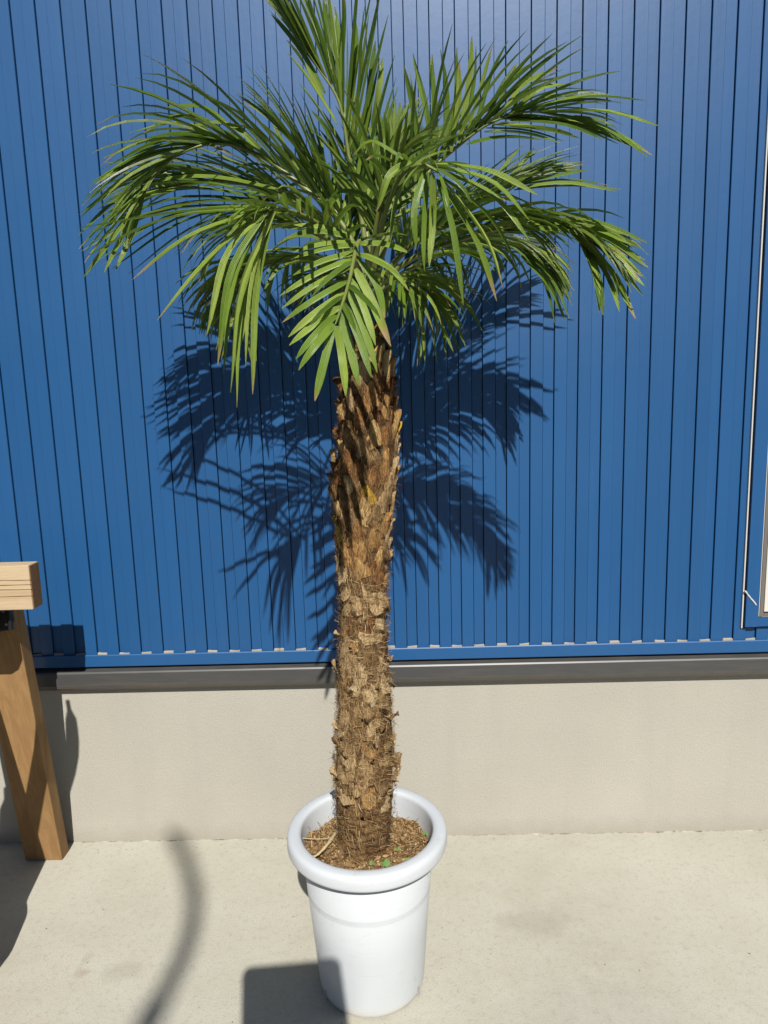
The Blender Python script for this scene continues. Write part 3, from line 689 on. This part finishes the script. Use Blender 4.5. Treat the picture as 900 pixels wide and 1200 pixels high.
FR = [
 ('A', [(430, 335, 1.2), (402, 264, 1.2), (330, 199, 1.2), (290, 176, 1.19), (252, 168, 1.18), (213, 179, 1.17), (185, 202, 1.165), (168, 230, 1.16)], dict(Lmax=.22, W=.0115, bend=.9, n=28, phi=(46, 10), vee=16)),
 ('B', [(428, 338, 1.22), (395, 278, 1.27), (350, 240, 1.31), (300, 219, 1.33), (252, 212, 1.33), (215, 216, 1.32), (180, 226, 1.31)], dict(Lmax=.24, W=.0115, bend=.7, n=35, phi=(40, 8), vee=6)),
 ('C', [(430, 338, 1.17), (408, 292, 1.12), (368, 259, 1.06), (330, 244, 1.0), (314, 245, .985)], dict(Lmax=.15, bend=1.2, n=8, phi=(62, 22), vee=12, start=.35)),
 ('D', [(430, 348, 1.23), (390, 312, 1.31), (345, 306, 1.37), (300, 314, 1.42), (272, 330, 1.44), (258, 352, 1.45)], dict(Lmax=.20, bend=1.9, n=37, phi=(58, 14), vee=4)),
 ('U', [(434, 325, 1.2), (422, 245, 1.2), (410, 190, 1.2), (398, 122, 1.19), (373, 80, 1.18), (340, 30, 1.16)], dict(Lmax=.21, W=.0115, bend=.25, n=28, phi=(40, 8), vee=38, start=.25)),
 ('V', [(436, 325, 1.22), (446, 250, 1.25), (458, 190, 1.29), (466, 150, 1.32)], dict(Lmax=.14, bend=.1, n=18, phi=(30, 8), vee=20, mat=M_NEWLEAF, start=.4)),
 ('W', [(434, 325, 1.21), (428, 245, 1.25), (426, 190, 1.3), (424, 160, 1.33)], dict(Lmax=.15, bend=.15, n=18, phi=(30, 8), vee=25, start=.35)),
 ('H', [(438, 330, 1.2), (462, 262, 1.2), (500, 205, 1.2), (538, 170, 1.2), (575, 144, 1.19), (620, 131, 1.18), (670, 139, 1.17)], dict(Lmax=.20, W=.0115, bend=.55, n=26, phi=(50, 8), vee=34)),
 ('I', [(438, 335, 1.22), (480, 290, 1.3), (540, 250, 1.36), (590, 222, 1.40), (630, 208, 1.41)], dict(Lmax=.21, W=.0115, bend=.55, n=37, phi=(48, 10), vee=30)),
 ('J', [(438, 338, 1.2), (480, 305, 1.17), (530, 284, 1.13), (590, 267, 1.09), (640, 261, 1.06), (680, 275, 1.03), (700, 296, 1.02)], dict(Lmax=.18, W=.0115, bend=1.2, n=31, phi=(40, 8), vee=14)),
 ('K', [(438, 343, 1.22), (500, 305, 1.27), (560, 287, 1.3), (608, 291, 1.32), (640, 315, 1.33)], dict(Lmax=.17, bend=1.7, n=35, phi=(50, 12), vee=2)),
 ('L', [(438, 348, 1.23), (465, 328, 1.33), (492, 332, 1.38), (508, 350, 1.41)], dict(Lmax=.18, W=.0115, bend=1.7, n=31, phi=(58, 14), vee=8)),
 ('G', [(436, 330, 1.17), (446, 268, 1.12), (466, 212, 1.06), (490, 194, 1.0), (508, 198, .985), (516, 208, .98)], dict(Lmax=.13, bend=1.2, n=7, phi=(66, 20), vee=10, start=.3)),
 ('F', [(434, 335, 1.16), (430, 296, 1.12), (420, 284, 1.06), (409, 330, .965), (398, 366, .895), (393, 380, .87)], dict(Lmax=.10, bend=.35, n=4, phi=(66, 20), vee=4, start=.25)),
 ('P', [(432, 330, 1.22), (408, 278, 1.28), (385, 245, 1.33), (365, 222, 1.37), (348, 205, 1.4)], dict(Lmax=.16, W=.0115, bend=.3, n=26, phi=(46, 10), vee=45)),
 ('Q', [(438, 328, 1.24), (456, 262, 1.32), (482, 204, 1.38), (500, 172, 1.42)], dict(Lmax=.18, W=.0115, bend=.3, n=27, phi=(46, 10), vee=35)),
 ('S', [(432, 345, 1.24), (415, 325, 1.35), (405, 326, 1.42), (398, 348, 1.46)], dict(Lmax=.18, W=.0115, bend=1.5, n=26, phi=(60, 16), vee=6)),
 ('M', [(434, 335, 1.2), (440, 270, 1.14), (452, 215, 1.10), (470, 180, 1.06)], dict(Lmax=.15, W=.011, bend=.8, n=16, phi=(50, 14), vee=25, start=.35)),
 ('X', [(430, 338, 1.18), (392, 286, 1.15), (348, 262, 1.12), (305, 261, 1.10), (272, 280, 1.09)], dict(Lmax=.19, W=.011, bend=1.3, n=24, phi=(54, 12), vee=10)),
 ('Y', [(438, 338, 1.18), (480, 290, 1.14), (530, 262, 1.11), (578, 254, 1.09), (608, 264, 1.08)], dict(Lmax=.18, W=.011, bend=1.2, n=24, phi=(54, 12), vee=14)),
 ('Z', [(436, 345, 1.17), (456, 325, 1.12), (470, 328, 1.09), (478, 342, 1.07)], dict(Lmax=.12, W=.011, bend=1.6, n=12, phi=(58, 16), vee=6, start=.3)),
 ('E', [(428, 335, 1.22), (400, 262, 1.23), (372, 205, 1.25), (345, 170, 1.26), (325, 150, 1.26)], dict(Lmax=.19, W=.0105, bend=.5, n=24, phi=(48, 10), vee=28)),
]
FO = {}
for i, (nm, pts, kw) in enumerate(FR): FO[nm] = frond(nm, pts, seed=i + 1, seg=7, **kw)
traced(FO['F'], [((419, 285), (343, 296), (382, 284)), ((418, 288), (344, 303), (383, 290)), ((417, 297), (343, 323), (382, 303)), ((414, 304), (328, 347), (372, 319)), ((411, 314), (330, 362), (371, 332)), ((408, 330), (331, 378), (370, 350)), ((405, 344), (338, 395), (371, 365)), ((401, 359), (339, 405), (370, 379)), ((393, 370), (347, 421), (370, 392)), ((392, 380), (350, 434), (371, 404)), ((391, 384), (369, 470), (380, 425)), ((395, 382), (405, 464), (401, 422)), ((398, 367), (421, 453), (411, 408)), ((403, 356), (435, 442), (421, 397)), ((408, 341), (442, 437), (427, 387)), ((411, 327), (440, 405), (428, 364)), ((416, 315), (458, 406), (438, 355), 1.15, .36), ((419, 304), (451, 373), (446, 332), 1.0, .22), ((422, 298), (479, 341), (455, 308), 1.15, .2), ((422, 286), (480, 297), (451, 284)), ((408, 275), (331, 268), (370, 262)), ((410, 279), (340, 276), (375, 268))], lambda y: 1.055 - (y - 285) * .00190, -.025, .0140, seed=1, nrm=(.08, -.80, .6), jit=.3, fold=.5)
traced(FO['G'], [((482, 190), (441, 248), (456, 206)), ((492, 194), (458, 284), (468, 230)), ((499, 199), (487, 293), (485, 250)), ((503, 202), (498, 318), (500, 260), 1.2), ((507, 204), (503, 313), (507, 258), 1.1), ((511, 210), (543, 358), (530, 271)), ((514, 211), (582, 353), (557, 282), .95, .3), ((518, 211), (589, 338), (567, 278)), ((515, 207), (608, 318), (573, 256)), ((511, 200), (621, 283), (575, 229)), ((509, 197), (620, 258), (573, 213)), ((507, 193), (631, 229), (573, 202)), ((476, 190), (415, 181), (437, 167), .7)], .99, .985, .0120, seed=2, nrm=(0, -.6, .8))
traced(FO['C'], [((318, 244), (90, 268), (228, 247), 1.0, .08, 1.18), ((316, 245), (99, 302), (195, 257), .9, .1, 1.17), ((314, 246), (155, 328), (226, 276), .9, .3), ((316, 247), (184, 376), (254, 296)), ((317, 248), (278, 478), (287, 350), 1.1), ((319, 248), (296, 462), (300, 345), 1.0, .2), ((315, 248), (262, 438), (277, 330)), ((318, 249), (282, 405), (292, 322), 1.2), ((314, 248), (255, 428), (270, 322)), ((322, 246), (242, 393), (266, 300)), ((320, 248), (288, 430), (297, 330), 1.1), ((330, 243), (128, 262), (240, 237), .8, .05, 1.2), ((322, 247), (270, 460), (281, 340), .8)], .99, .985, .0125, seed=3)
traced(FO['A'], [((290, 176), (193, 126), (245, 130)), ((300, 182), (168, 156), (225, 138)), ((270, 168), (120, 186), (200, 159)), ((262, 167), (133, 191), (192, 165)), ((240, 171), (98, 233), (162, 188)), ((235, 173), (112, 216), (172, 182)), ((215, 180), (94, 256), (150, 206)), ((210, 182), (96, 253), (142, 218)), ((182, 206), (99, 308), (140, 258)), ((174, 220), (98, 325), (134, 278)), ((170, 226), (122, 320), (146, 275)), ((168, 230), (135, 317), (154, 275)), ((219, 161), (272, 182), (246, 170), .6, .5), ((330, 235), (184, 182), (250, 198), .8, .2), ((320, 190), (215, 150), (270, 148)), ((335, 225), (150, 218), (240, 208)), ((320, 232), (140, 222), (230, 214), .8)], 1.18, 1.17, .0115, seed=4)
traced(FO['H'], [((538, 168), (553, 42), (549, 100)), ((558, 152), (596, 47), (574, 96)), ((569, 146), (607, 73), (587, 106)), ((587, 138), (653, 80), (614, 101)), ((600, 134), (669, 100), (632, 106)), ((613, 131), (684, 118), (648, 113)), ((622, 131), (756, 118), (685, 114)), ((640, 133), (773, 148), (704, 131)), ((600, 135), (764, 182), (700, 151), 1.2), ((591, 138), (751, 176), (680, 150), 1.2), ((587, 140), (711, 155), (650, 143)), ((578, 147), (676, 160), (630, 150)), ((547, 170), (636, 164), (590, 162)), ((520, 187), (516, 58), (523, 122)), ((511, 190), (504, 67), (511, 128)), ((507, 195), (484, 62), (499, 128)), ((496, 205), (473, 76), (487, 138)), ((529, 178), (538, 71), (537, 125)), ((640, 134), (760, 185), (705, 150))], 1.19, 1.17, .0120, seed=5)
traced(FO['J'], [((622, 261), (760, 285), (690, 260), .9), ((635, 262), (750, 290), (695, 267), .9), ((647, 263), (760, 314), (708, 279)), ((655, 266), (757, 337), (712, 294)), ((665, 270), (755, 335), (716, 298)), ((672, 273), (745, 374), (718, 322), 1.0, .25), ((677, 277), (726, 366), (708, 320)), ((680, 280), (707, 370), (698, 322), 1.3), ((685, 285), (702, 367), (696, 325), 1.1), ((668, 272), (740, 362), (712, 315)), ((640, 264), (753, 325), (702, 288)), ((600, 268), (735, 300), (672, 274))], 1.05, 1.00, .0120, seed=6)
traced(FO['U'], [((381, 92), (313, -3), (350, 42)), ((373, 81), (330, -8), (354, 36)), ((386, 90), (356, -4), (374, 42)), ((389, 98), (379, -6), (387, 46), 1.3), ((398, 110), (404, -4), (400, 54)), ((400, 112), (392, 8), (397, 58)), ((408, 122), (416, 22), (413, 72), 1.4), ((430, 150), (440, 48), (434, 98)), ((437, 152), (448, 68), (443, 110)), ((381, 110), (318, 17), (352, 58), .8), ((380, 120), (336, 47), (357, 78), .8), ((395, 147), (336, 61), (364, 98), .8), ((398, 171), (350, 97), (374, 130), .8), ((402, 190), (365, 130), (385, 155), .8)], 1.19, 1.17, .0125, seed=7)
traced(FO['P'], [((365, 225), (339, 137), (350, 180), 1.2), ((372, 232), (352, 160), (360, 195)), ((350, 215), (318, 142), (335, 178)), ((380, 238), (365, 168), (371, 203))], 1.34, 1.34, .0115, seed=8)
rs8 = random.Random(88)
def between(rows, k):
    out_ = []
    for a_, b_ in zip(rows[:-1], rows[1:]):
        for q in range(k):
            t = (q + 1) / (k + 1) + rs8.uniform(-.15, .15); L2 = lambda u, v: (u[0] + (v[0] - u[0]) * t + rs8.uniform(-4, 4), u[1] + (v[1] - u[1]) * t + rs8.uniform(-4, 4))
            out_.append((L2(a_[0], b_[0]), L2(a_[1], b_[1]), L2(a_[2], b_[2]), .85))
    return out_
traced(FO['A'], between([((300, 182), (193, 126), (245, 130)), ((270, 168), (120, 186), (200, 159)), ((235, 173), (98, 233), (166, 186)), ((210, 182), (94, 256), (146, 212)), ((174, 220), (98, 320), (137, 272))], 3), 1.19, 1.18, .0110, seed=9)
traced(FO['B'], between([((330, 232), (150, 205), (240, 205)), ((325, 236), (105, 262), (210, 228)), ((330, 240), (98, 300), (200, 246)), ((335, 244), (170, 330), (250, 270))], 4), 1.30, 1.28, .0110, seed=10)
traced(FO['H'], between([((470, 235), (462, 100), (468, 165)), ((500, 205), (490, 70), (500, 135)), ((530, 180), (545, 55), (541, 115)), ((565, 150), (600, 60), (580, 102)), ((610, 133), (690, 105), (645, 108))], 2), 1.2, 1.19, .0115, seed=11)
traced(FO['H'], between([((560, 155), (640, 170), (600, 158)), ((590, 142), (700, 160), (645, 147)), ((620, 134), (762, 182), (700, 152))], 3), 1.19, 1.17, .0115, seed=12)
traced(FO['J'], between([((560, 275), (735, 285), (650, 266)), ((620, 263), (758, 305), (695, 272)), ((655, 266), (757, 340), (713, 296)), ((680, 280), (715, 368), (702, 322))], 3), 1.06, 1.01, .0110, seed=13)
traced(FO['K'], between([((590, 290), (668, 330), (635, 298)), ((610, 293), (672, 372), (650, 325)), ((620, 300), (650, 376), (640, 335))], 4), 1.32, 1.32, .0110, seed=14)
traced(FO['I'], between([((560, 240), (585, 160), (572, 198)), ((590, 225), (650, 182), (620, 198)), ((610, 216), (700, 208), (655, 205)), ((600, 226), (740, 232), (670, 222))], 3), 1.39, 1.39, .0110, seed=15)
traced(FO['D'], between([((330, 305), (238, 322), (285, 308)), ((310, 312), (232, 370), (268, 335)), ((290, 318), (262, 430), (272, 370)), ((300, 314), (310, 420), (300, 365))], 4), 1.41, 1.41, .0110, seed=16)
traced(FO['L'], between([((470, 330), (480, 430), (482, 380)), ((490, 332), (522, 425), (508, 375)), ((505, 340), (545, 400), (528, 365))], 4), 1.38, 1.38, .0110, seed=17)
LEAVES.sort(key=lambda t: -t[0])
def add_data(me, da):
    A = me.color_attributes.new('leafdata', 'FLOAT_COLOR', 'POINT')
    A.data.foreach_set('color', [c_ for d in da for c_ in d])
for sc_, fo, vs, fs, da, mt in LEAVES[:300]:
    o = part('leaflet', vs, fs, mt, fo, True); add_data(o.data, da)
vs = []; fs = []; da = []; mi = []
for sc_, fo, v, f, d, mt in LEAVES[300:]:
    b = len(vs); vs += v; fs += [[b + k for k in q] for q in f]; da += d; mi += [1 if mt is M_NEWLEAF else 0] * len(f)
fol = part('foliage', vs, fs, [M_LEAF, M_NEWLEAF], palm, True, mi); fol['kind'] = 'stuff'; add_data(fol.data, da)

# grit and crumbs of soil on the pavement
rs = random.Random(21); vs = []; fs = []; att = []
for i in range(420):
    q = rs.random()
    if q < .4: p = Vector((rs.uniform(-1.0, 1.2), YW - abs(rs.gauss(0, .03)) - .008, 0))
    elif q < .65: a = rs.uniform(0, 6.28); r = .10 + abs(rs.gauss(0, .10)); p = Vector((PCX + r * math.cos(a), PCY + r * math.sin(a), 0))
    else: p = Vector((rs.uniform(-1.0, 1.2), rs.uniform(.95, 1.6), 0))
    s_ = rs.uniform(.0004, .0013) * (1.8 if rs.random() < .06 else 1); b = len(vs); sh = Vector((rs.uniform(.7, 2.2), rs.uniform(.6, 1.2), rs.uniform(.4, .8))); M = Matrix.Rotation(rs.uniform(0, 6), 3, 'Z')
    for t in ((1, 0, 0), (-1, 0, 0), (0, 1, 0), (0, -1, 0), (0, 0, 1), (0, 0, -1)): vs.append(p + Vector((0, 0, s_ * .35)) + M @ Vector((t[0] * sh.x * s_, t[1] * sh.y * s_, t[2] * sh.z * s_)))
    for t in ((0, 2, 4), (2, 1, 4), (1, 3, 4), (3, 0, 4), (2, 0, 5), (1, 2, 5), (3, 1, 5), (0, 3, 5)): fs.append([b + k for k in t])
    att += [rs.uniform(0, .55)] * 6
gt = part('grit', vs, fs, M_FIBRE); gt['kind'] = 'stuff'; gt['label'] = 'specks of dark grit scattered over the pale pavement'
A = gt.data.attributes.new('fib', 'FLOAT', 'POINT'); A.data.foreach_set('value', att)

# ------------------------------------------------------------------ sawhorse at the left
saw = thing('sawhorse', (-.95, 1.38, 0), 'wooden sawhorse with black steel bracket standing by the wall at the left', 'sawhorse')
BX0, BX1 = -2.05, -.7432
beam = box('beam', (BX0, 1.3605, .7035), (BX1 - .002, 1.3985, .7955), M_BEAM, saw, .0018)
box('end_grain', (BX1 - .0025, 1.3618, .7048), (BX1, 1.3972, .7942), M_END, beam, .0006)
for zc, x0 in ((.7655, -.92), (.7560, -1.2), (.7460, -1.2), (.7320, -1.2)):     # drying cracks
    pts = [Vector((x0 + (BX1 + .0004 - x0) * i / 16, 1.36035, zc + .0016 * noise.noise(Vector((i * .5, zc * 90, 0))))) for i in range(17)]
    v, f = tube(pts, [.00045 + .0004 * abs(noise.noise(Vector((i * .6, zc * 40, 2)))) for i in range(17)], 5); part('crack', v, f, M_CRACK, beam)
def leg(x_top, x_bot, sgn, w=.092, t=.038):
    # board from the beam down to the floor; sgn +1 rear (towards the wall), -1 front
    yt, yb = 1.3795 + sgn * .040, 1.3795 + sgn * .186
    vs = []
    for (xr, y, z) in ((x_bot, yb, .0008), (x_top, yt, .735)):
        for dx, dy in ((-w, 0), (0, 0), (0, t), (-w, t)): vs.append(Vector((xr + dx, y + (dy if sgn > 0 else -dy), z)))
    fs = [[0, 1, 5, 4], [1, 2, 6, 5], [2, 3, 7, 6], [3, 0, 4, 7], [4, 5, 6, 7], [3, 2, 1, 0]]
    if sgn < 0: fs = [f[::-1] for f in fs]
    bm = bmesh.new(); bv = [bm.verts.new(v_) for v_ in vs]
    for f in fs: bm.faces.new([bv[i] for i in f])
    bmesh.ops.bevel(bm, geom=bm.edges[:], offset=.002, segments=2, affect='EDGES', profile=.5); bmesh.ops.recalc_face_normals(bm, faces=bm.faces)
    bm.verts.index_update(); V = [v_.co.copy() for v_ in bm.verts]; Fc = [[v_.index for v_ in f.verts] for f in bm.faces]; bm.free()
    return part('leg', V, Fc, M_LEG, saw)
leg(-.8225, -.8545, 1); leg(-.905, -.825, -1)
leg(-1.86, -1.83, 1); leg(-1.86, -1.83, -1)
for xr in (-.8165, -1.855):
    br = box('bracket', (xr - .104, 1.3565, .6985), (xr, 1.4025, .7030), M_BLACKSTEEL, saw, .0008)
    for sg in (1, -1):
        vs = []
        for z, y, inset in ((.705, .024, 0), (.665, .0325, 0), (.648, .0360, .012), (.640, .0375, .03)):
            for dx in (-.104 + inset, -inset):
                for th in (0, .0025): vs.append((xr + dx - (.705 - z) * .045, 1.3795 + sg * (y + th + .001), z))
        fs = []
        for i in range(3):
            a = i * 4; fs += [[a, a + 2, a + 6, a + 4], [a + 1, a + 5, a + 7, a + 3], [a, a + 4, a + 5, a + 1], [a + 2, a + 3, a + 7, a + 6]]
        fs += [[0, 1, 3, 2], [12, 14, 15, 13]]
        # near face of the rear leg carries the plate on its camera side
        part('bracket_plate', vs, fs, M_BLACKSTEEL, br)
    # plate seen on the near face of the rear leg
    pv, pf = boxgeo((xr - .102, 1.398, .648), (xr + .0005, 1.4075, .701), .002); part('bracket_plate', pv, pf, M_BLACKSTEEL, br)
    for dx, dz in ((-.012, .690), (-.009, .662), (-.045, .680), (-.07, .690)):
        v, f = tube([Vector((xr + dx, 1.3982, dz)), Vector((xr + dx, 1.3965, dz))], [.0032, .0028], 10); part('screw', v, f, M_ZINC, br)

# potted succulent added out of view, shaped to cast a shadow into it
sc = thing('added_succulent', (-.935, 1.12, 0), 'round clay pot with thick upright succulent leaves, added left of the view to cast a shadow by the sawhorse', 'potted plant')
M_CLAY = Mat('terracotta', (.36, .15, .08, 1), .85, .2).m; M_SUCC = Mat('succulent_leaf', (.06, .13, .04, 1), .45, .4).m
v, f = lathe([(.085, .001), (.118, .06), (.131, .13), (.124, .20), (.104, .245), (.104, .262), (.094, .262), (.094, .235), (.001, .235)], -.935, 1.12, 48); part('pot', v, f, M_CLAY, sc, True)
for pts, wd in (([(-.915, .23), (-.895, .34), (-.878, .45)], .034), ([(-.93, .23), (-.90, .38), (-.845, .53), (-.785, .68), (-.772, .77), (-.776, .838)], .022), ([(-.97, .23), (-1.0, .4), (-1.03, .6)], .03), ([(-.95, .23), (-.965, .42), (-.955, .62)], .03)):
    P3 = catmull([Vector((x, 1.12 + .01 * k, z)) for k, (x, z) in enumerate(pts)], 14)
    rr = [wd * (.55 + .45 * math.sin(math.pi * min(1, .1 + i / 14 * .95))) * (1 if i < 13 else .45) for i in range(15)]
    v, f = tube(P3, rr, 10); v = [Vector((p.x, 1.12 + (p.y - 1.12) * .55, p.z)) for p in v]; part('leaf', v, f, M_SUCC, sc, True)
# ------------------------------------------------------------------ unseen yard behind the viewpoint, added to dim the wall's shadows and its reflection
M_ASPHALT = Mat('asphalt', (.05, .05, .052, 1), .85, .3); g = M_ASPHALT; g.bump(g.noise(g.coord('Object'), 120, 4), .5, .004); M_ASPHALT = g.m
yd = part('added_asphalt', [(-40, -16, .004), (40, -16, .004), (40, .1, .004), (-40, .1, .004)], [[0, 1, 2, 3]], M_ASPHALT); yd['kind'] = 'structure'; yd['label'] = 'dark asphalt added behind the viewpoint to cut bounce light on the wall'  # added dark sheet that keeps bounce light off the wall
M_SHED = Mat('dark_brown_cladding', (.06, .05, .045, 1), .7, .3).m; M_ROOF = Mat('dark_roof', (.04, .04, .045, 1), .6, .3).m
sh = thing('added_shed', (0, -20, 0), 'long low dark shed added unseen behind the viewpoint as reflected skyline and sky blocker', 'shed')  # added to block bright low sky and darken a reflected band
box('wall', (-26, -22, -.1), (26, -18, 3.0), M_SHED, sh)
extrude_x('roof', [(-17.6, 2.95), (-20, 3.9), (-22.4, 2.95), (-22.4, 3.05), (-20, 4.0), (-17.6, 3.05)], -26.4, 26.4, M_ROOF, sh)
for k in range(6): box('window', (-22 + 8 * k, -17.99, 1.1), (-20 + 8 * k, -17.95, 2.1), M_GLASSBLACK, sh)
# ------------------------------------------------------------------ behind the camera: unseen stand-ins added to cast the two shadows in the foreground
tri = thing('added_tripod', (-.074, -.02, 0), 'black tripod added behind the viewpoint to hold the shadow-casting tablet', 'tripod')  # invented support for the tablet that throws the boxy shadow
tc = Vector((-.074, -.019, 0))
v, f = tube([tc + Vector((0, 0, .35)), tc + Vector((0, 0, .875))], [.012, .012], 12); part('column', v, f, M_BLACKSTEEL, tri)
for k in range(3):
    a = R_(90 + 120 * k + 180); v, f = tube([tc + Vector((0, 0, .55)), tc + Vector((.32 * math.cos(a), .32 * math.sin(a), .006))], [.012, .008], 10); part('leg', v, f, M_BLACKSTEEL, tri)
box('clamp', (tc.x - .03, tc.y - .006, .873), (tc.x + .03, tc.y + .014, .8995), M_BLACKSTEEL, tri, .003)
v, f = boxgeo((-.096, -.0035, -.122), (.096, .0035, .122), 0)
bm = bmesh.new(); bv = [bm.verts.new(p) for p in v]
for q in f: bm.faces.new([bv[k] for k in q])
bmesh.ops.bevel(bm, geom=[e for e in bm.edges if abs((e.verts[0].co - e.verts[1].co).y) > .005], offset=.018, segments=5, affect='EDGES', profile=.5)
bmesh.ops.transform(bm, matrix=Matrix.Translation((-.073, -.0150, 1.024)) @ Matrix.Rotation(R_(-5), 4, 'Y'), verts=bm.verts)
bm.verts.index_update(); v = [p.co.copy() for p in bm.verts]; f = [[p.index for p in q.verts] for q in bm.faces]; bm.free()
tb = part('tablet', v, f, M_GLASSBLACK)  # added caster of the boxy foreground shadow
tag(tb, 'black tablet added upright on the tripod, unseen, to cast the foreground shadow', 'tablet')
cur = [(-.472, 1.00), (-.469, 1.099), (-.467, 1.173), (-.460, 1.279), (-.478, 1.403), (-.52, 1.51), (-.558, 1.585), (-.596, 1.640), (-.612, 1.662)]  # ground curve that the added pole's shadow should follow
YP = -3.2
P = [Vector((x + .1228 * (y - YP), YP, .920 * (y - YP))) for x, y in cur]
low = [Vector((P[0].x + .03, YP, 0.0)), Vector((P[0].x + .03, YP, 1.4)), Vector((P[0].x + .02, YP, 2.6))]
PP = catmull(low + P, 90)
rad = [.0172 * max(.5, min(1, (1 - i / 90) * 7 + .35)) for i in range(91)]
v, f = tube(PP, rad, 12); po = part('added_pole', v, f, M_POLE, None, True)
tag(po, 'tall grey pole with its tip bent sideways, added unseen behind the viewpoint to cast a curved shadow', 'pole')
